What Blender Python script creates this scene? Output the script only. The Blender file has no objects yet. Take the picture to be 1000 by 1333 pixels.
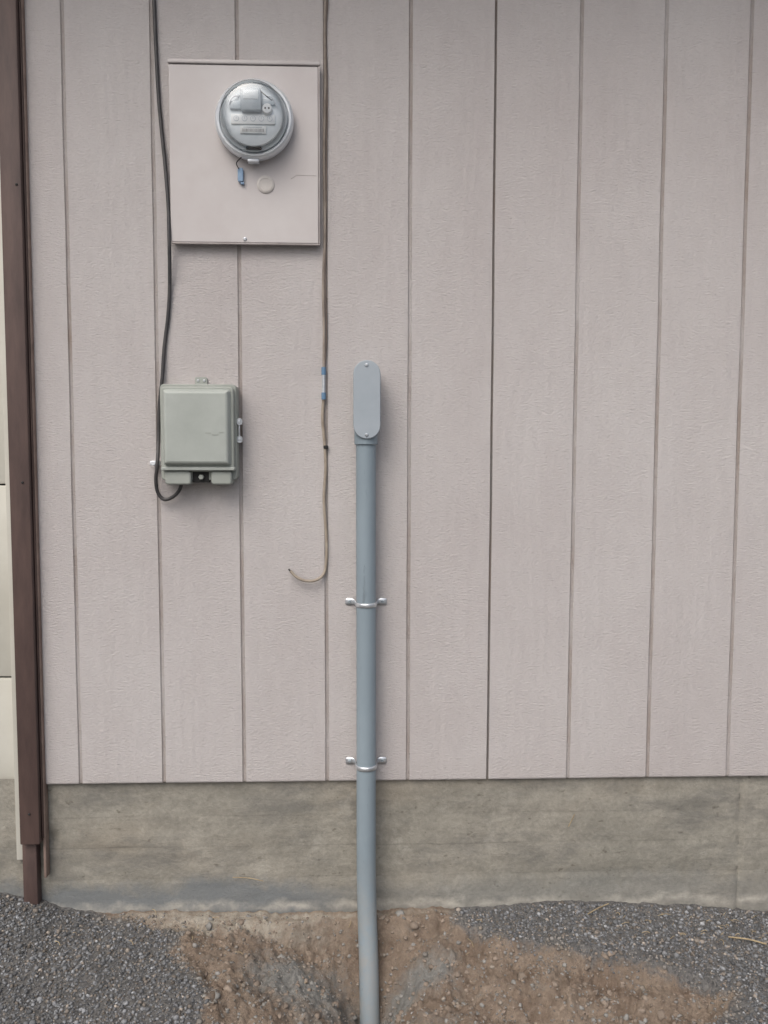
import bpy, bmesh, math, random
import numpy as np
from mathutils import Vector, Matrix, noise
random.seed(7); rng=np.random.default_rng(7)
S=bpy.context.scene
S.view_settings.view_transform='Standard'
try: S.view_settings.look='None'
except Exception: pass
S.view_settings.exposure=0

# ------------------------------------------------------------------ camera
F=1050.0; D=1.974; HC=1.152
p=math.radians(3.98); a=math.radians(1.95); r=0.0023
fw=Vector((math.sin(a)*math.cos(p),math.cos(a)*math.cos(p),-math.sin(p)))
rt0=Vector((math.cos(a),-math.sin(a),0)); up0=rt0.cross(fw)
rt=rt0*math.cos(r)+up0*math.sin(r); up=up0*math.cos(r)-rt0*math.sin(r)
C=Vector((0,-D,HC))
cd=bpy.data.cameras.new("camera"); cam=bpy.data.objects.new("camera",cd); S.collection.objects.link(cam)
M=Matrix.Identity(4)
for i in range(3):
    M[i][0]=rt[i]; M[i][1]=up[i]; M[i][2]=-fw[i]; M[i][3]=C[i]
cam.matrix_world=M
cd.sensor_fit='VERTICAL'; cd.sensor_height=24; cd.lens=F/1333*24; cd.clip_start=0.01; cd.clip_end=500
S.camera=cam
# survey: measured point -> metres on a plane parallel to the wall / on the ground
def W(u,v,y=0.0):
    d=rt*((u-500)/F)+up*((666.5-v)/F)+fw
    t=(y-C.y)/d.y; q=C+d*t
    return Vector((q.x,y,q.z))
def G(u,v,z=0.0):
    d=rt*((u-500)/F)+up*((666.5-v)/F)+fw
    t=(z-C.z)/d.z; q=C+d*t
    return (q.x,q.y)

# ------------------------------------------------------------------ materials
def srgb(r_,g_,b_):
    f=lambda c:(c/255/12.92) if c/255<=0.04045 else ((c/255+0.055)/1.055)**2.4
    return (f(r_),f(g_),f(b_),1)
class NT:
    def __init__(s,name):
        s.m=bpy.data.materials.new(name); s.m.use_nodes=True; s.t=s.m.node_tree
        s.b=s.t.nodes['Principled BSDF']; s.co=s.n('ShaderNodeTexCoord').outputs['Object']
    def n(s,k,**kw):
        x=s.t.nodes.new(k)
        for q,v in kw.items(): setattr(x,q,v)
        return x
    def l(s,a_,b_): s.t.links.new(a_,b_)
    def mapping(s,sc,loc=(0,0,0)):
        m=s.n('ShaderNodeMapping'); m.inputs['Scale'].default_value=sc; m.inputs['Location'].default_value=loc
        s.l(s.co,m.inputs['Vector']); return m.outputs[0]
    def noise(s,sc,scale3=(1,1,1),det=4,rough=.6,loc=(0,0,0),dist=0):
        x=s.n('ShaderNodeTexNoise'); x.inputs['Scale'].default_value=sc; x.inputs['Detail'].default_value=det
        x.inputs['Roughness'].default_value=rough; x.inputs['Distortion'].default_value=dist
        s.l(s.mapping(scale3,loc),x.inputs['Vector']); return x.outputs['Fac']
    def ramp(s,fac,a0,a1,c0=(0,0,0,1),c1=(1,1,1,1)):
        x=s.n('ShaderNodeValToRGB'); e=x.color_ramp.elements
        e[0].position=a0;e[1].position=a1;e[0].color=c0;e[1].color=c1
        s.l(fac,x.inputs[0]); return x.outputs[0]
    def mix(s,fac,A,B,blend='MIX'):
        x=s.n('ShaderNodeMix',data_type='RGBA',blend_type=blend)
        for v,i in ((fac,0),(A,6),(B,7)):
            if isinstance(v,(int,float)): x.inputs[i].default_value=v
            elif isinstance(v,tuple): x.inputs[i].default_value=v
            else: s.l(v,x.inputs[i])
        return x.outputs[2]
    def math(s,op,A,B=0.0,clamp=False):
        x=s.n('ShaderNodeMath',operation=op,use_clamp=clamp)
        for v,i in ((A,0),(B,1)):
            if isinstance(v,(int,float)): x.inputs[i].default_value=v
            else: s.l(v,x.inputs[i])
        return x.outputs[0]
    def bump(s,h,strength=.3,dist=.002,prev=None):
        x=s.n('ShaderNodeBump'); x.inputs['Strength'].default_value=strength; x.inputs['Distance'].default_value=dist
        s.l(h,x.inputs['Height'])
        if prev is not None: s.l(prev,x.inputs['Normal'])
        return x.outputs[0]
    def z(s):
        x=s.n('ShaderNodeSeparateXYZ'); s.l(s.co,x.inputs[0]); return x.outputs
def simple(name,c0,c1=None,rough=.6,metal=0,sc=30,bs=.15,bd=.001,sc3=(1,1,1),lo=.35,hi=.65):
    n=NT(name)
    if c1 is None: c1=tuple(min(1,v*.8) for v in c0[:3])+(1,)
    n.l(n.ramp(n.noise(sc,sc3,6,.65),lo,hi,c0,c1),n.b.inputs['Base Color'])
    n.b.inputs['Roughness'].default_value=rough; n.b.inputs['Metallic'].default_value=metal
    if bs: n.l(n.bump(n.noise(sc*6,sc3,3),bs,bd),n.b.inputs['Normal'])
    return n.m

def siding_mat(name,mult=1.0,dusty=False):
    n=NT(name)
    A=tuple(v*mult for v in srgb(207,203,202)[:3])+(1,); B=tuple(v*mult for v in srgb(197,191,190)[:3])+(1,)
    col=n.ramp(n.noise(2.2,(1,1,.6),6,.65),.35,.68,A,B)
    grain=n.noise(9,(5,1,1.2),6,.7,dist=.4)
    col=n.mix(.38,col,n.ramp(grain,.3,.75,(1,1,1,1),(.90,.89,.88,1)),'MULTIPLY')
    saw=n.noise(1,(95,1,300),4,.75)
    col=n.mix(.7,col,n.ramp(saw,.3,.75,(.89,.89,.89,1),(1.03,1.03,1.03,1)),'MULTIPLY')
    chk=n.noise(1,(240,1,16),4,.7,loc=(4,0,1))
    col=n.mix(.7,col,n.ramp(chk,.66,.78,(1,1,1,1),(.86,.84,.83,1)),'MULTIPLY')
    spk=n.noise(420,(1,1,1),2,.5)
    col=n.mix(1.0,col,n.ramp(spk,.71,.80,(1,1,1,1),(.78,.76,.74,1)),'MULTIPLY')
    if dusty:
        col=n.mix(n.ramp(n.noise(6,(1,1,.5),5,.7),.40,.75),col,srgb(146,132,122))
    # splash dust just above the lower edge
    z=n.z()[2]
    low=n.math('MULTIPLY',n.math('SUBTRACT',1,n.math('MULTIPLY',n.math('SUBTRACT',z,.30),9.0),True),n.ramp(n.noise(14,(1,1,2),5,.7),.3,.75),True)
    col=n.mix(n.math('MULTIPLY',low,.25),col,srgb(170,160,152))
    n.l(col,n.b.inputs['Base Color']); n.b.inputs['Roughness'].default_value=.72
    n.b.inputs['Specular IOR Level'].default_value=.3
    wv=n.n('ShaderNodeTexWave',wave_type='BANDS',bands_direction='X'); 
    wv.inputs['Scale'].default_value=9; wv.inputs['Distortion'].default_value=12; wv.inputs['Detail'].default_value=3; wv.inputs['Detail Scale'].default_value=.8
    n.l(n.mapping((1,1,.22)),wv.inputs['Vector'])
    b=n.bump(wv.outputs['Fac'],.22,.003)
    b=n.bump(saw,.9,.0032,b)
    b=n.bump(n.noise(110,(1,1,2.0),5,.75),.8,.0030,b)
    n.l(b,n.b.inputs['Normal'])
    return n.m
M_side=siding_mat('painted_plywood'); M_groove=siding_mat('painted_groove',.80,True)
M_joint=siding_mat('open_joint',.5,True)

def concrete_mat():
    n=NT('board_formed_concrete')
    col=n.ramp(n.noise(2.6,(1,1,1.6),8,.65),.3,.7,srgb(168,164,155),srgb(142,140,132))
    col=n.mix(.5,col,n.ramp(n.noise(4,(.6,1,4),6,.7,dist=.5),.3,.72,(.80,.79,.77,1),(1.04,1.03,1.01,1)),'MULTIPLY')
    col=n.mix(1,col,n.ramp(n.noise(14,(1,1,1),6,.75,loc=(5,1,1)),.34,.66,(.82,.82,.81,1),(1.07,1.07,1.06,1)),'MULTIPLY')
    col=n.mix(1,col,n.ramp(n.noise(90,(1,1,1),5,.7),.30,.7,(.82,.82,.81,1),(1.07,1.07,1.07,1)),'MULTIPLY')
    col=n.mix(1,col,n.ramp(n.noise(38,(1,1,1.6),3,.5,loc=(3,0,1)),.67,.75,(1,1,1,1),(.6,.58,.55,1)),'MULTIPLY')
    # rust/tan and dark form stains
    col=n.mix(n.math('MULTIPLY',n.ramp(n.noise(3.2,(.6,1,1.5),4,.6,loc=(9,0,4)),.5,.72),.35),col,srgb(156,144,126))
    col=n.mix(n.math('MULTIPLY',n.ramp(n.noise(5.5,(.7,1,1.8),7,.75,loc=(2,0,8)),.50,.64),.6),col,srgb(110,109,105))
    col=n.mix(n.math('MULTIPLY',n.ramp(n.noise(7,(1,1,1),6,.75,loc=(12,0,8)),.58,.70),.35),col,srgb(190,187,178))
    # form-board joint lines
    xyz=n.z(); z=xyz[2]; x=xyz[0]
    wl=n.math('MULTIPLY',n.math('SUBTRACT',n.noise(3,(1,1,.1),3,.6,loc=(0,0,9)),.5),.02)
    for h,k in ((.085,.35),(.167,.4),(.246,.3)):
        ln=n.math('SUBTRACT',1,n.math('MULTIPLY',n.math('ABSOLUTE',n.math('SUBTRACT',n.math('ADD',z,wl),h)),330),True)
        ln=n.math('MULTIPLY',ln,n.ramp(n.noise(4,(1,1,1),4,.7,loc=(h*90,0,0)),.42,.6))
        col=n.mix(n.math('MULTIPLY',ln,k),col,srgb(96,93,88))
    wob=n.math('MULTIPLY',n.math('SUBTRACT',n.noise(6,(1,1,1),6,.7,loc=(1,0,7)),.5),.17)
    zz=n.math('ADD',z,wob)
    damp=n.math('SUBTRACT',1,n.math('MULTIPLY',n.math('SUBTRACT',zz,.045),24),True)
    damp2=n.math('MULTIPLY',damp,n.math('ADD',.35,n.math('MULTIPLY',n.math('SUBTRACT',0.05,x),3,True),True),True)
    col=n.mix(n.math('MULTIPLY',damp2,.8),col,srgb(112,118,122))
    wob2=n.math('MULTIPLY',n.math('SUBTRACT',n.noise(16,(1,1,1),4,.65,loc=(4,0,2)),.5),.06)
    eff=n.math('SUBTRACT',1,n.math('MULTIPLY',n.math('ABSOLUTE',n.math('SUBTRACT',n.math('ADD',z,wob2),.008)),55),True)
    eff=n.math('MULTIPLY',eff,n.ramp(n.noise(9,(1,1,1),5,.7,loc=(6,0,2)),.36,.60))
    col=n.mix(n.math('MULTIPLY',eff,.75),col,srgb(192,188,178))
    n.l(col,n.b.inputs['Base Color']); n.b.inputs['Roughness'].default_value=.9
    b=n.bump(n.noise(5,(.6,1,5),5,.7,dist=.5),.25,.005)
    b=n.bump(n.noise(90,(1,1,1),5,.75),.6,.004,b)
    n.l(b,n.b.inputs['Normal']); return n.m
M_conc=concrete_mat()

def ground_mat():
    n=NT('gravel_and_dirt')
    at=n.n('ShaderNodeAttribute',attribute_name='mask'); sp=n.n('ShaderNodeSeparateColor'); n.l(at.outputs['Color'],sp.inputs[0])
    vor=n.n('ShaderNodeTexVoronoi'); vor.inputs['Scale'].default_value=190; n.l(n.co,vor.inputs['Vector'])
    g=n.ramp(vor.outputs['Color'],0,1,srgb(88,88,89),srgb(136,135,133))
    g=n.mix(.6,g,n.ramp(n.noise(5,(1,1,1),5,.6),.3,.7,(.75,.75,.75,1),(1.1,1.08,1.05,1)),'MULTIPLY')
    dn=n.noise(11,(1,1,1),9,.75)
    d=n.ramp(dn,.32,.66,srgb(122,106,93),srgb(166,152,137))
    d=n.mix(1,d,n.ramp(n.noise(55,(1,1,1),6,.78),.3,.7,(.72,.70,.68,1),(1.12,1.11,1.10,1)),'MULTIPLY')
    d=n.mix(n.math('MULTIPLY',n.ramp(n.noise(19,(1,1,1),6,.75,loc=(7,7,2)),.55,.68),.6),d,srgb(140,136,129))
    gr=n.ramp(n.noise(40,(1,1,1),8,.8),.3,.72,srgb(112,112,110),srgb(164,163,158))
    ws=n.ramp(n.noise(30,(1,1,1),6,.75),.3,.7,srgb(150,137,122),srgb(190,184,172))
    def edge(ch,sc,w):
        nn=n.math('MULTIPLY',n.math('SUBTRACT',n.noise(sc,(1,1,1),6,.75,loc=(ch,2,3)),.5),1.6)
        return n.ramp(n.math('ADD',sp.outputs[ch],nn),.5-w,.5+w)
    col=n.mix(edge(0,45,.2),g,d)
    col=n.mix(edge(1,24,.25),col,gr)
    col=n.mix(edge(2,25,.25),col,ws)
    n.l(col,n.b.inputs['Base Color']); n.b.inputs['Roughness'].default_value=.95; n.b.inputs['Specular IOR Level'].default_value=.2
    b=n.bump(n.noise(28,(1,1,1),8,.75),.9,.014)
    b=n.bump(n.noise(160,(1,1,1),5,.8),.9,.005,b)
    n.l(b,n.b.inputs['Normal']); return n.m
M_ground=ground_mat()
def attr_mat(name,rough=.92):
    n=NT(name); at=n.n('ShaderNodeAttribute',attribute_name='tint')
    c=n.mix(.7,at.outputs['Color'],n.ramp(n.noise(300,(1,1,1),4,.7),.3,.7,(.75,.75,.75,1),(1.15,1.15,1.15,1)),'MULTIPLY')
    n.l(c,n.b.inputs['Base Color']); n.b.inputs['Roughness'].default_value=rough
    n.b.inputs['Specular IOR Level'].default_value=.2
    n.l(n.bump(n.noise(500,(1,1,1),3),.4,.001),n.b.inputs['Normal']); return n.m
M_stone=attr_mat('stone')

M_panel=simple('painted_steel',srgb(199,195,194),srgb(190,184,183),.5,0,5,.12,.0006)
M_paneledge=simple('painted_steel_edge',srgb(184,178,176),srgb(158,150,148),.55,0,20,.1)
M_alu=simple('aluminium',(.84,.87,.90,1),(.72,.76,.80,1),.42,.5,40,.1,.0004)
M_galv=simple('zinc_plated_steel',(.78,.81,.84,1),(.56,.60,.64,1),.35,.75,90,.1,.0004)
def pvc():
    n=NT('grey_pvc')
    c=n.ramp(n.noise(6,(1,1,.5),5,.6),.3,.7,srgb(141,155,164),srgb(129,143,152))
    c=n.mix(1,c,n.ramp(n.noise(14,(3,3,.5),5,.7,loc=(2,1,.3)),.63,.72,(1,1,1,1),(.76,.76,.76,1)),'MULTIPLY')
    c=n.mix(1,c,n.ramp(n.noise(60,(2,2,.25),4,.7,loc=(5,1,.3)),.66,.72,(1,1,1,1),(.72,.72,.72,1)),'MULTIPLY')
    z=n.z()[2]
    dust=n.math('SUBTRACT',1,n.math('MULTIPLY',n.math('ADD',z,.02),5),True)
    c=n.mix(n.math('MULTIPLY',n.math('MULTIPLY',dust,n.ramp(n.noise(22,(1,1,1),6,.7),.35,.7)),.5),c,srgb(158,150,138))
    n.l(c,n.b.inputs['Base Color']); n.b.inputs['Roughness'].default_value=.45
    n.l(n.bump(n.noise(60,(1,1,.3),4),.08,.001),n.b.inputs['Normal']); return n.m
M_pvc=pvc()
M_pvccover=simple('grey_pvc_cover',srgb(162,171,179),srgb(154,164,172),.5,0,12,.1,.0004)
M_dark=simple('dark_gap',srgb(48,48,48),srgb(36,36,36),.8)
M_rubber=simple('black_cable_jacket',srgb(52,52,54),srgb(72,70,70),.5,0,30)
M_wire=simple('weathered_wire',srgb(158,148,138),srgb(122,112,104),.7,0,16)
M_blue=simple('blue_plastic',srgb(104,138,168),srgb(90,122,152),.5)
M_seal=simple('pale_blue_seal',srgb(144,170,196),srgb(122,152,182),.45,0,60)
M_nid=simple('grey_green_plastic',srgb(162,167,161),srgb(149,154,148),.55,0,11,.12,.0005)
M_nidlid=simple('grey_green_plastic_lid',srgb(172,178,173),srgb(159,165,160),.55,0,9,.12,.0005)
M_brown=simple('brown_painted_trim',srgb(94,76,71),srgb(76,61,58),.6,0,14,.3,.0015,(2,1,.4))
M_tan=simple('tan_trim_edge',srgb(150,130,120),srgb(124,106,98),.7,0,20,.2)
M_door=simple('cream_door_paint',srgb(206,205,196),srgb(194,192,182),.5,0,4,.15,.001)
M_disc=simple('knockout_plug',srgb(208,203,198),srgb(192,187,182),.5,0,40)
M_white=simple('meter_label',srgb(236,240,240),srgb(226,230,232),.5,0,60,0)
M_lcd=simple('meter_display',srgb(182,193,200),srgb(168,180,188),.3,0,60,0)
M_face=simple('meter_faceplate',srgb(224,232,236),srgb(214,223,228),.4,0,30,0)
M_roof=simple('roof_shingle',srgb(92,88,84),srgb(66,63,60),.9,0,40,.6,.004)
M_straw=simple('straw',srgb(176,160,128),srgb(140,124,98),.8)
def glass():
    m=bpy.data.materials.new('clear_cover'); m.use_nodes=True; t=m.node_tree
    t.nodes.remove(t.nodes['Principled BSDF']); o=t.nodes['Material Output']
    tr=t.nodes.new('ShaderNodeBsdfTransparent'); tr.inputs[0].default_value=(.985,.99,.995,1)
    gl=t.nodes.new('ShaderNodeBsdfGlossy'); gl.inputs['Roughness'].default_value=.08
    fr=t.nodes.new('ShaderNodeFresnel'); fr.inputs[0].default_value=1.45
    mr=t.nodes.new('ShaderNodeMath'); mr.operation='MULTIPLY_ADD'; mr.inputs[1].default_value=.8; mr.inputs[2].default_value=.03; mr.use_clamp=True
    nz=t.nodes.new('ShaderNodeTexNoise'); nz.inputs['Scale'].default_value=25
    bp=t.nodes.new('ShaderNodeBump'); bp.inputs['Strength'].default_value=.05; bp.inputs['Distance'].default_value=.002
    t.links.new(nz.outputs[0],bp.inputs['Height']); t.links.new(bp.outputs[0],gl.inputs['Normal'])
    mx=t.nodes.new('ShaderNodeMixShader'); t.links.new(fr.outputs[0],mr.inputs[0]); t.links.new(mr.outputs[0],mx.inputs[0])
    t.links.new(tr.outputs[0],mx.inputs[1]); t.links.new(gl.outputs[0],mx.inputs[2]); t.links.new(mx.outputs[0],o.inputs[0])
    return m
M_glass=glass()

# ------------------------------------------------------------------ mesh helpers
def empty(name):
    e=bpy.data.objects.new(name,None); e.empty_display_size=.1; S.collection.objects.link(e); return e
def fin(name,bm,mat,parent=None,smooth=False,angle=40):
    flat=[]
    if smooth:
        bm.faces.index_update(); flat=[f.index for f in bm.faces if len(f.verts)>4]
    me=bpy.data.meshes.new(name); bmesh.ops.recalc_face_normals(bm,faces=bm.faces); bm.to_mesh(me); bm.free()
    mats=mat if isinstance(mat,list) else [mat]
    for m in mats: me.materials.append(m)
    o=bpy.data.objects.new(name,me); S.collection.objects.link(o)
    if smooth:
        for q in me.polygons: q.use_smooth=True
        try: me.set_sharp_from_angle(angle=math.radians(angle))
        except Exception: pass
        for i in flat: me.polygons[i].use_smooth=False
    if parent is not None: o.parent=parent
    return o
def box(name,x0,x1,y0,y1,z0,z1,mat,parent=None,bev=0,seg=2):
    bm=bmesh.new(); bmesh.ops.create_cube(bm,size=1)
    for v in bm.verts:
        v.co=Vector(((x0+x1)/2+v.co.x*(x1-x0),(y0+y1)/2+v.co.y*(y1-y0),(z0+z1)/2+v.co.z*(z1-z0)))
    if bev: bmesh.ops.bevel(bm,geom=bm.edges[:]+bm.verts[:],offset=bev,segments=seg,profile=.5,affect='EDGES')
    return fin(name,bm,mat,parent,bool(bev))
def rrect(x0,x1,z0,z1,rad,n=6):
    pts=[]
    for cx,cz,a0 in ((x1-rad,z1-rad,0),(x0+rad,z1-rad,90),(x0+rad,z0+rad,180),(x1-rad,z0+rad,270)):
        for k in range(n+1):
            t=math.radians(a0+90*k/n); pts.append((cx+rad*math.cos(t),cz+rad*math.sin(t)))
    return pts
def loft(name,rings,mat,parent=None,smooth=True,cap0=True,cap1=True,angle=40):
    bm=bmesh.new(); R=[[bm.verts.new(v) for v in ring] for ring in rings]
    n=len(R[0])
    for A,B in zip(R[:-1],R[1:]):
        for i in range(n): bm.faces.new((A[i],A[(i+1)%n],B[(i+1)%n],B[i]))
    if cap0: bm.faces.new(R[0])
    if cap1: bm.faces.new(R[-1])
    return fin(name,bm,mat,parent,smooth,angle)
def slab(name,x0,x1,z0,z1,rad,y0,y1,bev,mat,parent,taper=0):
    # rounded-rectangle plate, back at y0, front at y1 (towards viewer, y1<y0)
    def rg(off,y): return [(x,y,z) for x,z in rrect(x0+off,x1-off,z0+off,z1-off,max(rad-off,.0004))]
    rings=[rg(0,y0)]
    for k in range(4):
        t=math.radians(90*k/3); rings.append(rg(taper+bev*(1-math.cos(t)),y1+bev*(1-math.sin(t))))
    return loft(name,rings,mat,parent)
def lathe(name,prof,cx,cz,mat,parent,seg=64,angle=40):
    rings=[[(cx+rr*math.cos(2*math.pi*i/seg),y,cz+rr*math.sin(2*math.pi*i/seg)) for i in range(seg)] for rr,y in prof]
    return loft(name,rings,mat,parent,True,True,True,angle)
def crom(P,n=8):
    out=[]; P=[P[0]*2-P[1]]+P+[P[-1]*2-P[-2]]
    for i in range(1,len(P)-2):
        for k in range(n):
            t=k/n; p0,p1,p2,p3=P[i-1:i+3]
            out.append(.5*((2*p1)+(p2-p0)*t+(2*p0-5*p1+4*p2-p3)*t*t+(3*p1-p0-3*p2+p3)*t**3))
    out.append(P[-2]); return out
def tube(name,P,rad,mat,parent=None,n=8,seg=12,spline=True):
    P=[Vector(q) for q in P]
    if spline: P=crom(P,n)
    rings=[]; ref=Vector((.03,-1,.05)).normalized()
    for i,q in enumerate(P):
        t=(P[min(i+1,len(P)-1)]-P[max(i-1,0)]).normalized()
        if abs(t.dot(ref))>.95: rf=Vector((1,0,0))
        else: rf=ref
        s=t.cross(rf).normalized(); w=s.cross(t)
        rr=rad if not callable(rad) else rad(i/(len(P)-1))
        rings.append([tuple(q+(s*math.cos(2*math.pi*k/seg)+w*math.sin(2*math.pi*k/seg))*rr) for k in range(seg)])
    return loft(name,rings,mat,parent)
def screw(name,x,z,y,rad,parent,mat=None):
    lathe(name,[(rad,y),(rad,y-rad*.25),(rad*.75,y-rad*.55),(rad*.2,y-rad*.62)],x,z,mat or M_galv,parent,16)
    box(name+'_slot',x-rad*.7,x+rad*.7,y-rad*.66,y-rad*.5,z-rad*.1,z+rad*.1,M_dark,parent)

# ------------------------------------------------------------------ house
house=empty('house')
zb=W(500,1016).z
XR=4.2; XL=W(57,1000).x
gx=[]
for ut,ub in ((80,105),(199,211),(308,318),(422,427),(535,531),(646,635),(758,740),(869,843),(980,947)):
    gx.append((W(ut,2).x+W(ub,1010).x)/2)
step=(gx[-1]-gx[0])/8
x=gx[-1]+step
while x<XR-.05: gx.append(x); x+=step
ZT=2.80
prof=[(XL,0,0)]
for i,g in enumerate(gx):
    joint=(i==5 or (i>5 and (i-5)%6==0))
    w=.0019 if joint else .0036; dp=.006 if joint else .0028
    mi=2 if joint else 1
    prof+= [(g-w-.0012,0,0),(g-w,.0012,mi),(g-w*.6,dp,mi),(g+w*.6,dp,mi),(g+w,.0012,mi),(g+w+.0012,0,mi)]
prof.append((XR,0,0))
bm=bmesh.new()
zs=[zb,zb+.003]+[zb+.05+k*.05 for k in range(int((ZT-zb-.05)/.05))]+[ZT]
cols=[]
for j,(px,py,_) in enumerate(prof):
    col=[]
    for k,zz in enumerate(zs):
        wv=.0013*noise.noise(Vector((px*2.5,zz*1.2,3)))
        jz=.0012*noise.noise(Vector((px*9,1,2))) if k<2 else 0
        jx=.0014*noise.noise(Vector((round(px,1),zz*3,9)))
        col.append(bm.verts.new((px+(jx if 0<j<len(prof)-1 else 0),py+wv+(.0012 if k==0 else 0),zz+jz)))
    cols.append(col)
for j in range(len(cols)-1):
    g=prof[j+1][2]
    for k in range(len(zs)-1):
        f=bm.faces.new((cols[j][k],cols[j+1][k],cols[j+1][k+1],cols[j][k+1])); f.material_index=g
# bottom edge thickness
for j in range(len(cols)-1):
    A=cols[j][0].co; B=cols[j+1][0].co
    v=[bm.verts.new((A.x,.016,A.z)),bm.verts.new((B.x,.016,B.z))]
    f=bm.faces.new((cols[j][0],v[0],v[1],cols[j+1][0])); f.material_index=1
siding=fin('siding',bm,[M_side,M_groove,M_joint],house)
box('wall_core',XL-.02,XR,.0165,.12,zb-.002,ZT,M_conc,house)
box('end_wall',XR-.12,XR+.002,.121,6,-.2,ZT,M_side,house)
box('back_wall',-4.0,XR-.13,5.88,6,-.2,ZT,M_side,house)
box('garage_end_wall',-4.2,-4.05,.05,6,-.2,ZT,M_side,house)
# concrete foundation with real relief
fx0,fx1=-4.2,XR; 
xs=np.concatenate([np.arange(fx0,-1.1,.1),np.arange(-1.1,1.2,.008),np.arange(1.2,fx1+.01,.1)])
zs2=np.concatenate([[-.6,-.4],np.arange(-.3,zb+.012,.008)])
bm=bmesh.new(); grid=[]
xk=W(966,1100).x
for xx in xs:
    col=[]
    for zz in zs2:
        v=Vector((xx*1.3,zz*9,5)); h=.0025*noise.fractal(v,.8,2.1,4)+.0014*noise.fractal(Vector((xx*30,zz*30,1)),.8,2,3)
        for zj in (.085,.165,.245): h-=.0014*math.exp(-((zz-zj-.004*noise.noise(Vector((xx*3,zj*9,0))))/.003)**2)*max(0,.5+1.5*noise.noise(Vector((xx*2,zj*30,7))))
        kx=xk+.006*noise.noise(Vector((zz*12,3,1)))
        h-=.005*math.exp(-((xx-kx)/.0025)**2)
        if xx>kx: h+=.002
        # chipped lump at the garage end
        h-=.012*math.exp(-((xx-W(66,1095).x)/.014)**2-((zz-W(66,1095).z)/.02)**2)
        col.append(bm.verts.new((xx,.013-h,zz)))
    grid.append(col)
for i in range(len(xs)-1):
    for k in range(len(zs2)-1): bm.faces.new((grid[i][k],grid[i+1][k],grid[i+1][k+1],grid[i][k+1]))
fin('foundation',bm,M_conc,house,True,60)
# eave (unseen, added with a deep overhang to shade the wall top), fascia, roof
EO=-.50
box('added_shade_soffit',-4.6,XR+.4,EO,.05,ZT,ZT+.015,M_side,house)
box('added_fascia',-4.6,XR+.4,EO-.025,EO-.001,ZT-.03,ZT+.16,M_brown,house,.004)
bm=bmesh.new()
vv=[bm.verts.new(q) for q in ((-4.65,EO-.05,ZT+.165),(XR+.45,EO-.05,ZT+.165),(XR+.45,3,ZT+1.4),(-4.65,3,ZT+1.4),(-4.65,6.5,ZT+.165),(XR+.45,6.5,ZT+.165))]
bm.faces.new((vv[0],vv[1],vv[2],vv[3])); bm.faces.new((vv[3],vv[2],vv[5],vv[4]))
fin('roof',bm,M_roof,house)
box('garage_header',-4.05,XL-.045,.02,.12,2.45,ZT,M_side,house)

# garage door
gd=empty('garage_door')
dy=.035; dzb=W(12,1113,dy).z; xdr=W(20,600,dy).x+.03
seams=[dzb]+[W(8,v,dy).z for v in (882,631,380)]
hh=seams[3]-seams[2]; seams+=[seams[3]+hh,seams[3]+2*hh]
for i in range(5):
    z0,z1=seams[i],seams[i+1]
    box('section_%d'%i,-3.9,xdr,dy,dy+.04,z0+.002,z1-.002,M_door,gd,.004)
    for k in range(6):
        xa=xdr-.10-.52*(k+1)+.06; xb=xdr-.10-.52*k
        box('raised_panel_%d_%d'%(i,k),xa,xb,dy-.006,dy+.002,z0+.06,z1-.06,M_door,gd,.004)
box('bottom_seal',-3.9,xdr,dy+.004,dy+.036,dzb-.016,dzb+.002,M_dark,gd,.003)
box('seam_backing',-3.9,xdr,dy+.012,dy+.03,dzb+.01,seams[-1],M_dark,gd)

# brown jamb trim
tr=empty('door_jamb_trim')
xl=W(23,1000,-.03).x; xr=W(49,1000,-.03).x
zt0=W(40,1100,-.03).z
box('trim_board',xl,xr,-.03,.03,zt0,ZT-.035,M_brown,tr,.003)
box('edge_strip',xr+.001,W(57,1000,-.012).x,-.012,.012,W(50,1140,0).z,ZT-.035,M_tan,tr,.002)
box('edge_strip_face',xr+.002,W(54,1000,-.018).x,-.018,-.0125,zt0+.01,ZT-.04,M_brown,tr,.001)
box('jamb_post',W(29,1120,-.012).x,W(48,1120,-.012).x,-.012,.03,-.05,zt0-.002,M_brown,tr,.003)
box('door_stop',W(23,1000,.01).x-.005,xl-.001,.0,.033,dzb+.004,2.45,M_door,tr,.002)
for v in (240,628,1060): screw('nail_%d'%v,W(17+v*.02,v,-.03).x,W(20,v,-.03).z,-.0305,.003,tr,M_dark)

# ------------------------------------------------------------------ ground
def interp(xs_,ys_,x): return float(np.interp(x,xs_,ys_))
bx=[G(u,1185)[0] for u in (0,60,110,300,460,600,740,860,1000)]
bz=[.055,.032,.004,-.004,-.006,-.002,.012,-.002,-.024]
poly=np.array([G(u,v) for u,v in ((40,1168),(150,1200),(232,1213),(212,1245),(266,1285),(250,1333),(280,1420),(880,1420),(945,1333),(972,1288),(860,1254),(700,1226),(600,1200),(592,1150),(300,1140))])
def sdist(X,Y):
    P=np.stack([X,Y],-1); n=len(poly); dmin=np.full(X.shape,1e9); inside=np.zeros(X.shape,bool)
    for i in range(n):
        A=poly[i];B=poly[(i+1)%n]; e=B-A; w=P-A
        t=np.clip((w@e)/(e@e),0,1); q=w-t[...,None]*e; dmin=np.minimum(dmin,np.hypot(q[...,0],q[...,1]))
        cond=(A[1]>P[...,1])!=(B[1]>P[...,1])
        with np.errstate(divide='ignore',invalid='ignore'):
            xi=(B[0]-A[0])*(P[...,1]-A[1])/(B[1]-A[1])+A[0]
        inside^=cond&(P[...,0]<xi)
    return np.where(inside,dmin,-dmin)
def sm(t): t=np.clip(t,0,1); return t*t*(3-2*t)
def fr(x,y,s,o=4,k=0.): return noise.fractal(Vector((x*s,y*s,k)),.9,2.05,o)
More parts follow.
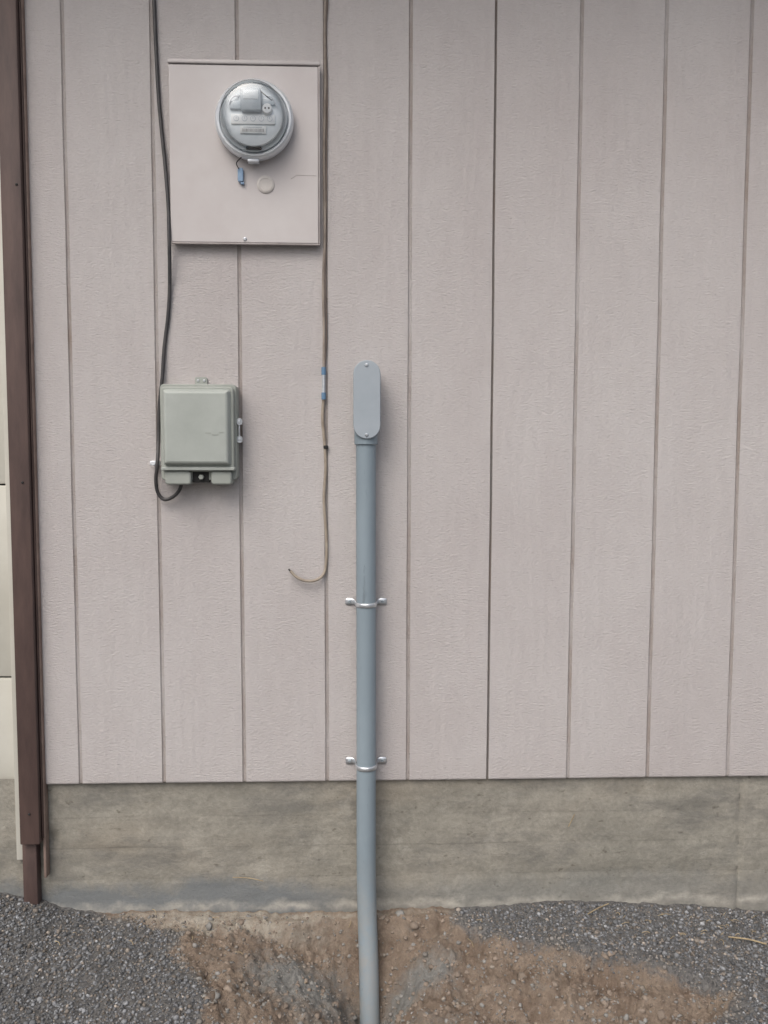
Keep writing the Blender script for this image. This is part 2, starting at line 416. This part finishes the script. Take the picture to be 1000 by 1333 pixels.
cxp=W(481,1333,-.14).x
def ground_h(x,y,sd):
    b=interp(bx,bz,x)*max(0,1+y/0.5 if y<0 else 1)
    h=b+.006*fr(x,y,4,4)+.0025*fr(x,y,30,3,2)
    if y>-.04: h+=.006*noise.noise(Vector((x*22,1,4)))+.004*noise.noise(Vector((x*60,2,4)))
    if abs(x)>1.6 or y<-1.6: return h-.002
    wl=float(sm((-y+.018*fr(x,y,12,3,1)-.022)/.035))
    s=sd+.03*fr(x,y,9,3,5)
    lft=float(sm((x+.38)/.35))
    d1=float(sm(s/.045))*wl; d2=float(sm((s-.075)/.12))*wl
    h-=(.008+.028*lft)*d1+.035*lft*d2
    near=math.exp(-((x-cxp)/.09)**2)*float(sm((-y-.04)/.10))*math.exp(-((y+.16)/.13)**2)
    h-=.155*near
    # lumpy broken soil with small ledges
    if s>0:
        q=min(1,s/.04)*(.25+.75*wl)
        l=fr(x,y,8,4,12)*2.5; fl=math.floor(l); te=fl+float(sm((l-fl-.35)/.3))
        h+=q*(.010*te+.010*fr(x,y,11,5,8)+.012*abs(fr(x,y,24,4,3))-.008+.007*fr(x,y,60,4,6))
    return h
def axis(lo,hi,st,far):
    c=list(np.arange(lo,hi+st/2,st)); e=st
    L=[];q=lo
    while q>-far: e*=1.35; q-=e; L.append(q)
    e=st;q=hi;R=[]
    while q<far: e*=1.35; q+=e; R.append(q)
    return np.array(L[::-1]+c+R)
gxs=axis(-1.15,1.15,.0042,120); gys=axis(-.75,.03,.0042,120)
X,Y=np.meshgrid(gxs,gys,indexing='ij'); SD=sdist(X,Y)
Z=np.zeros_like(X)
for i in range(X.shape[0]):
    for j in range(X.shape[1]):
        xx,yy=X[i,j],Y[i,j]
        Z[i,j]=ground_h(xx,yy,SD[i,j]) if (abs(xx)<3 and yy>-3) else -.004
Z[Y>.06]=-.03
nx,ny=X.shape
me=bpy.data.meshes.new('ground')
co=np.stack([X,Y,Z],-1).reshape(-1,3)
idx=np.arange(nx*ny).reshape(nx,ny)
fc=np.stack([idx[:-1,:-1],idx[1:,:-1],idx[1:,1:],idx[:-1,1:]],-1).reshape(-1,4)
def npmesh(me,co,fc):
    k=fc.shape[1]
    me.vertices.add(len(co)); me.vertices.foreach_set('co',co.astype(np.float32).ravel())
    me.loops.add(fc.size); me.loops.foreach_set('vertex_index',fc.astype(np.int32).ravel())
    me.polygons.add(len(fc)); me.polygons.foreach_set('loop_start',np.arange(0,fc.size,k,dtype=np.int32))
    me.update(calc_edges=True); me.validate()
npmesh(me,co,fc)
me.polygons.foreach_set('use_smooth',np.ones(len(fc),bool))
dirt=sm((SD+.015)/.06)
g1=np.exp(-((X-G(390,1250)[0])/.14)**2-((Y+.17)/.085)**2)+.95*np.exp(-((X-G(545,1250)[0])/.11)**2-((Y+.15)/.05)**2)+.6*np.exp(-((X-G(480,1300)[0])/.2)**2-((Y+.3)/.05)**2)
ws=1.15*np.exp(-((X-G(300,1200)[0])/.22)**2)*np.exp(-((Y+.03)/.035)**2)+.5*np.exp(-((Y+.004)/.012)**2)*dirt
mk=np.stack([dirt,np.clip(g1,0,1)*.95,np.clip(ws,0,1),np.ones_like(X)],-1).reshape(-1,4)
at=me.attributes.new('mask','FLOAT_COLOR','POINT'); at.data.foreach_set('color',mk.astype(np.float32).ravel())
me.materials.append(M_ground)
go=bpy.data.objects.new('ground',me); S.collection.objects.link(go)

def zat(px,py):
    i=np.clip(np.searchsorted(gxs,px)-1,0,nx-2); j=np.clip(np.searchsorted(gys,py)-1,0,ny-2)
    fx=(px-gxs[i])/(gxs[i+1]-gxs[i]); fy=(py-gys[j])/(gys[j+1]-gys[j])
    return (Z[i,j]*(1-fx)*(1-fy)+Z[i+1,j]*fx*(1-fy)+Z[i,j+1]*(1-fx)*fy+Z[i+1,j+1]*fx*fy)
def ico(sub):
    b=bmesh.new(); bmesh.ops.create_icosphere(b,subdivisions=sub,radius=1)
    v=np.array([q.co[:] for q in b.verts]); f=np.array([[q.index for q in t.verts] for t in b.faces]); b.free(); return v,f
def scatter(name,px,py,size,cols,sub,jit,mat,sink=.25):
    v,f=ico(sub); n=len(px)
    A=rng.normal(size=(n,3,3)); Q=np.linalg.qr(A)[0]
    sc=size[:,None]*rng.uniform(.6,1.2,(n,3))
    V=v[None]*(1+rng.uniform(-jit,jit,(n,len(v),1)))
    V=V*sc[:,None,:]; V=np.einsum('nij,nkj->nki',Q,V)
    V[:,:,2]*=.8
    V[:,:,0]+=px[:,None]; V[:,:,1]+=py[:,None]; V[:,:,2]+=(zat(px,py)+size*(1-2*sink)*.7)[:,None]
    FF=(f[None]+(np.arange(n)*len(v))[:,None,None]).reshape(-1,3)
    m=bpy.data.meshes.new(name); npmesh(m,V.reshape(-1,3),FF)
    a_=m.attributes.new('tint','FLOAT_COLOR','POINT')
    c=np.repeat(np.concatenate([cols,np.ones((n,1))],1)[:,None,:],len(v),1).reshape(-1,4)
    a_.data.foreach_set('color',c.astype(np.float32).ravel()); m.materials.append(mat)
    o=bpy.data.objects.new(name,m); S.collection.objects.link(o); return o
N=62000
px=rng.uniform(-1.25,1.25,N); py=-rng.uniform(-.0,.8,N)
patch=np.sin(px*17+py*29+1)*np.sin(px*41-py*13)
sd=sdist(px,py)+.02*np.sin(px*37+py*23)+.012*np.sin(px*91-py*63)
pr=np.where(sd<-.015,1,np.where(sd<.03,.45,np.where(patch>.35,.24,.06))); pr=pr*np.where(py<-.55,.5,1)
k=rng.uniform(size=N)<pr; px,py,sd=px[k],py[k],sd[k]
n=len(px); size=rng.lognormal(math.log(.0025),.40,n).clip(.0011,.007)
g=rng.lognormal(math.log(.17),.34,n).clip(.06,.45)[:,None]
tint=np.where(rng.uniform(size=(n,1))<.24,np.array([[1.12,.99,.86]]),np.array([[.97,1.0,1.04]]))
cols=g*tint*np.ones((n,3))
inn=sd>0
cols[inn]=cols[inn]*.55+np.array([.13,.115,.095])
scatter('gravel',px,py,size,cols,1,.2,M_stone)
# soil clods
N=6500; px=rng.uniform(-.75,.9,N); py=-rng.uniform(.005,.7,N); sd=sdist(px,py); k=sd>.0; px,py=px[k],py[k]; n=len(px)
size=rng.lognormal(math.log(.0028),.55,n).clip(.0012,.0115)
base=np.where(rng.uniform(size=(n,1))<.3,np.array([[.26,.255,.24]]),np.array([[.265,.218,.177]]))
scatter('soil_clods',px,py,size,base*rng.uniform(.75,1.12,(n,1)),2,.26,M_stone,.66)

# straw debris
st=empty('straw_debris')
def straw(u0,v0,u1,v1,y=None,rad=.0011):
    if y is None:
        a0=G(u0,v0);a1=G(u1,v1); z0=float(zat(np.array([a0[0]]),np.array([a0[1]]))[0]);z1=float(zat(np.array([a1[0]]),np.array([a1[1]]))[0])
        A=Vector((*a0,z0+.005));B=Vector((*a1,z1+.006))
    else: A=W(u0,v0,y);B=W(u1,v1,y)
    tube('stalk',[A,(A+B)/2+Vector((.002,0,.003)),B],rad,M_straw,st,5,6)
straw(765,1197,792,1182,None,.0014); straw(740,1076,748,1060,.004,.0012); straw(948,1219,998,1228,None,.0018); straw(303,1142,343,1147,.004,.0010)
for _ in range(46):
    u=random.choice([random.uniform(830,1000),random.uniform(60,480),random.uniform(590,1000)]); v=random.uniform(1188,1225) if u>500 else random.uniform(1190,1240)
    an=random.uniform(0,6.28); L=random.uniform(4,13)
    straw(u,v,u+L*math.cos(an),v+L*.5*math.sin(an),None,random.uniform(.0005,.0009))

# ------------------------------------------------------------------ meter box + meter
mb=empty('electric_meter_box')
q0=W(219,77,-.02);q1=W(417,318,-.02); x0,x1,z1,z0=q0.x,q1.x,q0.z,q1.z
box('flange',x0+.003,x1-.002,-.012,-.0005,z0+.003,z1-.002,M_paneledge,mb,.001)
slab('cover',x0,x1-.004,z0+.002,z1-.0105,.003,-.0125,-.020,.0015,M_panel,mb)
box('top_lip',x0-.002,x1+.001,-.024,-.0125,z1-.0085,z1,M_panel,mb,.002)
box('bottom_lip',x0+.002,x1-.001,-.0205,-.0125,z0-.002,z0+.0012,M_paneledge,mb,.0008)
box('side_lip',x1-.0032,x1,-.021,-.0125,z0+.002,z1-.009,M_paneledge,mb,.001)
q=W(319,311,-.021); screw('latch_screw',q.x,q.z,-.0202,.0045,mb)
q=W(346,240,-.022); lathe('knockout_plug',[(.0205,-.0195),(.0205,-.0215),(.0185,-.0232),(.014,-.0235),(.0135,-.0228),(.002,-.0228)],q.x,q.z,M_disc,mb,40)
for (a_,b_) in (((379,233),(386,228)),((386,228),(412,229))):
    tube('scratch',[W(*a_,-.0201),W(*b_,-.0201)],.0005,M_paneledge,mb,2,6,False)
em=empty('electric_meter')
c=W(331,155,-.045); cx,cz=c.x,c.z
lathe('socket_collar',[(.082,-.019),(.082,-.030),(.080,-.034)],cx,cz,M_panel,em)
lathe('sealing_ring',[(.086,-.026),(.0895,-.029),(.0905,-.036),(.0905,-.044),(.0885,-.050),(.0845,-.0525),(.0800,-.051),(.078,-.046)],cx,cz,M_alu,em,96)
box('ring_clasp',cx-.016,cx+.010,-.047,-.030,cz-.0965,cz-.089,M_alu,em,.002)
lathe('clear_cover',[(.0775,-.044),(.0775,-.054),(.0760,-.062),(.0735,-.074),(.071,-.084),(.066,-.091),(.056,-.0945),(.030,-.0965),(.001,-.097)],cx,cz,M_glass,em,96)
lathe('inner_base',[(.0765,-.044),(.0765,-.0515),(.0735,-.052)],cx,cz,M_face,em,64)
lathe('inner_body',[(.063,-.0522),(.063,-.057),(.061,-.058)],cx,cz,M_lcd,em,64)
lathe('face_plate',[(.0685,-.0585),(.0685,-.062),(.0670,-.0635)],cx,cz+.001,M_face,em,64)
yy=-.0637
box('display_block',cx-.027,cx+.020,-.080,yy,cz+.006,cz+.056,M_lcd,em,.004)
box('display_window',cx-.020,cx+.014,-.0812,-.0803,cz+.030,cz+.050,M_face,em,.0003)
box('wing_left',cx-.052,cx-.0275,-.070,yy,cz+.012,cz+.030,M_lcd,em,.002)
box('wing_right',cx+.021,cx+.050,-.070,yy,cz+.022,cz+.036,M_lcd,em,.002)
lathe('reset_knob',[(.0115,yy),(.0115,-.074),(.010,-.0765),(.004,-.077)],cx+.033,cz+.012,M_white,em,24)
for dx in (-.004,.004): lathe('knob_hole',[(.0022,-.0771),(.0018,-.0776)],cx+.033+dx,cz+.012,M_dark,em,10)
box('dial_plate',cx-.050,cx+.050,-.0675,yy,cz-.020,cz+.002,M_white,em,.0012)
for i in range(5):
    X0=cx-.038+i*.019
    lathe('dial_rim_%d'%i,[(.0062,-.0676),(.0062,-.0681),(.0054,-.0681)],X0,cz-.008,M_lcd,em,20)
    lathe('dial_face_%d'%i,[(.0053,-.0682),(.0052,-.0685)],X0,cz-.008,M_white,em,20)
    box('dial_hand_%d'%i,X0-.0005,X0+.0005,-.0690,-.0686,cz-.009,cz-.004,M_lcd,em)
box('label_plate',cx-.030,cx+.030,-.0665,yy,cz-.041,cz-.023,M_white,em,.001)
for i in range(17):
    w=random.uniform(.0004,.0010); X0=cx-.025+i*.003
    box('barcode_%d'%i,X0,X0+w,-.0671,-.0667,cz-.037,cz-.030,M_dark,em)
for i,zz in enumerate((.0265,.0400)): box('label_text_%d'%i,cx-.022,cx+.02,-.0670,-.0667,cz-zz-.0007,cz-zz+.0004,M_lcd,em)
for sx in (-1,1):
    tube('inner_bail_%d'%sx,[Vector((cx+sx*.030,-.064,cz+.044)),Vector((cx+sx*.046,-.072,cz+.036)),Vector((cx+sx*.055,-.069,cz+.018))],.0016,M_alu,em,6,8)
tube('seal_wire',[Vector((cx+.020,-.081,cz+.046)),Vector((cx+.032,-.083,cz+.036)),Vector((cx+.045,-.078,cz+.028))],.0010,M_dark,em,6,8)
box('tamper_notch',cx-.018,cx+.018,-.060,-.0525,cz-.0725,cz-.0665,M_dark,em,.002)
# hanging blue seal
sx_=W(313,226,-.03)
tube('seal_cord',[Vector((cx-.030,-.047,cz-.087)),W(308,212,-.036),W(311,220,-.032)],.0012,M_dark,em,6,8)
slab('lead_seal',sx_.x-.0065,sx_.x+.0065,sx_.z-.018,sx_.z+.014,.004,-.022,-.030,.002,M_seal,em)
box('lead_seal_tail',sx_.x+.0,sx_.x+.008,-.028,-.021,sx_.z-.023,sx_.z-.0185,M_seal,em,.001)

# ------------------------------------------------------------------ telephone box
tb=empty('telephone_junction_box')
a0=W(208.5,500,-.040);a1=W(309,625,-.040)
slab('base',a0.x,a1.x,a1.z,a0.z,.010,-.001,-.044,.002,M_nid,tb)
b0=W(209,503,-.06);b1=W(305,612,-.06)
slab('lid_flange',b0.x,b1.x,b1.z,b0.z,.009,-.0445,-.060,.003,M_nid,tb)
slab('lid',b0.x+.005,b1.x-.006,b1.z+.010,b0.z-.006,.008,-.0605,-.076,.007,M_nidlid,tb,.004)
slab('lid_lip',b0.x-.001,b1.x+.002,b1.z-.001,b1.z+.007,.003,-.0445,-.066,.002,M_nidlid,tb)
for nm,u0,u1 in (('tab_a',215,249),('tab_b',275,302)):
    l0=W(u0,613,-.055);l1=W(u1,631,-.055); slab(nm,l0.x,l1.x,l1.z,l0.z,.007,-.012,-.058,.004,M_nid,tb)
l0=W(250,614,-.04);l1=W(274,628,-.04); box('lock_recess',l0.x+.002,l1.x-.002,-.0445,-.030,l1.z,l0.z,M_dark,tb,.001)
l=W(262,621,-.05); lathe('lock_screw',[(.0065,-.044),(.0065,-.052),(.005,-.0535)],l.x,l.z,M_nid,tb,6)
l0=W(254,491,-.006);l1=W(270,506,-.006); slab('mounting_ear',l0.x,l1.x,l1.z,l0.z,.004,-.001,-.007,.001,M_nid,tb)
for u in (258,266):
    q=W(u,495.5,-.007); screw('ear_screw_%d'%u,q.x,q.z,-.0072,.0032,tb)
# faint marking on the lid
for u0,u1,v in ((267,275,563),(276,284,565),(285,291,562)):
    A=W(u0,v,-.0763);B=W(u1,v+1.5,-.0763); box('marking',A.x,B.x,-.0766,-.0763,B.z,A.z,M_nid,tb)
hx=a1.x
for v in (549,572):
    q=W(317,v,-.03); box('hasp_leaf',hx-.001,hx+.009,-.036,-.010,q.z-.007,q.z+.007,M_galv,tb,.0015)
    tube('hasp_ring',[Vector((hx+.006+.006*math.cos(t),-.037,q.z+.007*math.sin(t))) for t in [k*math.pi/5 for k in range(11)]],.0013,M_galv,tb,3,6)
q=W(317,560,-.03); box('hasp_pin',hx+.003,hx+.006,-.034,-.028,q.z-.022,q.z+.022,M_galv,tb,.001)
q=W(202,603,-.02); box('ground_lug',q.x-.011,q.x+.012,-.026,-.012,q.z-.005,q.z+.005,M_alu,tb,.0015); 
lathe('lug_nut',[(.0065,-.026),(.0065,-.031),(.005,-.032)],q.x-.002,q.z,M_alu,tb,6)
lathe('wall_stub',[(.006,0),(.006,-.012)],q.x-.002,q.z,M_alu,tb,12)

# cables
P=[(199,-40,.0),(201,10,0),(203,60,0),(206.5,125,0),(210,165,0),(215,215,.004),(219,265,.010),(220.5,318,.018),(221,370,.004),(219,410,0),(214,452,0),(211.5,490,.004),(207.5,530,.006),(206.5,570,.006),(205,603,.026),(203,625,.02),(206,642,.014),(214,650,.012),(225,647,.014),(233,639,.02),(237,629,.028)]
pts=[W(u,v,-.0052-d) for u,v,d in P]; 
top=pts[0].copy(); top.z=ZT-.02; top.x-=.01
tube('phone_cable',[top,(top+pts[0])/2+Vector((.004,0,0))]+pts,.0044,M_rubber,None,8,10)
gw=empty('ground_wire')
P=[(424,-40),(423,40),(423.5,110),(422,200),(423,300),(421,370),(422,430),(421.5,480)]
pts=[W(u,v,-.0045) for u,v in P]; top=pts[0].copy(); top.z=ZT-.02
tube('upper_wire',[top]+pts,.0032,M_wire,gw,8,8)
tube('upper_wire_strand',[q+Vector((.0045,.0005,0))+Vector((.002*math.sin(i*2.1),0,0)) for i,q in enumerate([top]+pts)],.0015,simple('dark_wire',srgb(120,108,100),srgb(94,84,78),.7),gw,8,8)
tube('splice_sleeve',[W(421.5,486,-.006),W(421.5,513,-.006)],.0042,M_galv,gw,2,12,False)
tube('splice_cap_top',[W(421.5,478,-.006),W(421.5,488,-.006)],.0056,M_blue,gw,2,12,False)
tube('splice_cap_bottom',[W(421.5,511,-.006),W(421.5,520,-.006)],.0056,M_blue,gw,2,12,False)
P=[(421.5,516),(420,545),(422.5,575),(424,610),(422,650),(425,700),(425,728),(422,746),(412,755),(398,756),(386,751),(378,743)]
pts=[W(u,v,-.0045-(.012 if i>7 else 0)) for i,(u,v) in enumerate(P)]
tube('lower_wire',pts,.0036,simple('beige_wire',srgb(170,160,146),srgb(138,127,114),.6,0,25),gw,8,8)
tube('wire_tip',[pts[-1],pts[-1]+(pts[-1]-pts[-2]).normalized()*.006],.0021,M_rubber,gw,2,8,False)
q=W(424,582,-.006); box('wire_clip',q.x-.005,q.x+.006,-.0105,-.0005,q.z-.004,q.z+.004,M_dark,gw,.0015)

# ------------------------------------------------------------------ conduit
cp=empty('electrical_conduit')
YC=-.038; RP=.0238
P=[(476.5,572,YC),(476.5,700,YC),(476.8,850,YC),(476.8,1000,YC),(476.8,1080,YC),(477,1140,YC-.003),(478,1190,YC-.018),(480,1250,YC-.048),(481.5,1333,YC-.095)]
pts=[W(u,v,y) for u,v,y in P]; pts+= [pts[-1]+Vector((.002,-.045,-.10)),pts[-1]+Vector((.004,-.12,-.22))]
tube('pipe',pts,RP,M_pvc,cp,10,40)
l0=W(460,468.5,-.068);l1=W(495.5,571.5,-.068)
cxx=(l0.x+l1.x)/2; hw=(l1.x-l0.x)/2
slab('conduit_body',l0.x+.003,l1.x-.003,l1.z+.003,l0.z-.003,hw-.0031,-.008,-.060,.002,M_pvc,cp)
slab('body_rim',l0.x,l1.x,l1.z,l0.z,hw-.0002,-.052,-.064,.0015,M_pvc,cp)
slab('gasket',l0.x+.001,l1.x-.001,l1.z+.001,l0.z-.001,hw-.0012,-.0642,-.0655,.0003,M_dark,cp)
slab('cover_plate',l0.x+.0004,l1.x-.0004,l1.z+.0004,l0.z-.0004,hw-.0006,-.0657,-.0700,.0015,M_pvccover,cp)
for v in (475,566):
    q=W(477.3,v,-.070); screw('cover_screw_%d'%v,q.x,q.z,-.0702,.0042,cp)
h0=W(477,570,YC).z; xx=W(476.5,575,YC).x
def cylz(name,x,y,z0,z1,rad,mat,parent,seg=40,bev=.0015):
    rings=[]
    for rr,z in ((rad-bev,z0),(rad,z0+bev),(rad,z1-bev),(rad-bev,z1)):
        rings.append([(x+rr*math.cos(2*math.pi*i/seg),y+rr*math.sin(2*math.pi*i/seg),z) for i in range(seg)])
    return loft(name,rings,mat,parent)
cylz('hub',xx,YC,W(477,579,YC).z,h0+.02,.0278,M_pvc,cp)
q=W(499,546,-.02); lathe('rear_hub',[(.030,-.0005),(.030,-.012)],cxx,l0.z-.045,M_pvc,cp,40)
box('side_lug',l1.x-.004,l1.x+.001,-.040,-.020,q.z-.007,q.z+.007,M_dark,cp,.002)
# two-hole straps
def strap(v,vr,tag):
    c=W(476.8,v,YC); X0=c.x; Zc=W(476,vr,-.003).z
    path=[(-.051,-.0025,.0060),(-.047,-.0025,.0085),(-.036,-.0025,.0085),(-.031,-.003,.0070),(-.0275,-.010,.0055)]
    R=RP+.0012
    for k in range(13):
        t=math.pi*k/12; path.append((-R*math.cos(t),YC-R*math.sin(t),.0052))
    path+=[(.0275,-.010,.0055),(.031,-.003,.0070),(.036,-.0025,.0085),(.047,-.0025,.0085),(.051,-.0025,.0060)]
    bm=bmesh.new(); L=[]
    for (px_,py_,w) in path:
        s=.0012 if py_<-.009 else 0
        L.append([bm.verts.new((X0+px_,py_,Zc-w)),bm.verts.new((X0+px_,py_-s*.8,Zc-w*.35)),bm.verts.new((X0+px_,py_-s*.8,Zc+w*.35)),bm.verts.new((X0+px_,py_,Zc+w))])
    for A,B in zip(L[:-1],L[1:]):
        for i in range(3): bm.faces.new((A[i],B[i],B[i+1],A[i+1]))
    o=fin('strap_'+tag,bm,M_galv,cp,True,50); m=o.modifiers.new('s','SOLIDIFY'); m.thickness=.0014; m.offset=0
    for s in (-1,1): screw('strap_screw_%s_%d'%(tag,s),X0+s*.041,Zc+.0005,-.0038,.0042,cp,M_lcd)
strap(785,783,'upper'); strap(992,990,'lower')

# ------------------------------------------------------------------ light
w=bpy.data.worlds.new("World"); S.world=w; w.use_nodes=True
t=w.node_tree; bg=t.nodes['Background']; sky=t.nodes.new('ShaderNodeTexSky'); sky.sky_type='NISHITA'
el=math.radians(52); az=math.atan2(-.45,-.85)
sky.sun_disc=False; sky.sun_elevation=el; sky.sun_rotation=az%(2*math.pi); sky.dust_density=6; sky.air_density=1; sky.ozone_density=1
hs=t.nodes.new('ShaderNodeHueSaturation'); hs.inputs['Saturation'].default_value=.75
t.links.new(sky.outputs[0],hs.inputs['Color']); t.links.new(hs.outputs[0],bg.inputs[0]); bg.inputs[1].default_value=.15
sd_=bpy.data.lights.new('sun','SUN'); sd_.energy=1.15; sd_.angle=math.radians(45); sd_.color=(1,.985,.97)
so=bpy.data.objects.new('sun',sd_); S.collection.objects.link(so)
dirv=Vector((math.cos(el)*math.sin(az),math.cos(el)*math.cos(az),math.sin(el)))
so.rotation_euler=dirv.to_track_quat('Z','Y').to_euler(); so.location=(-2,-4,6)
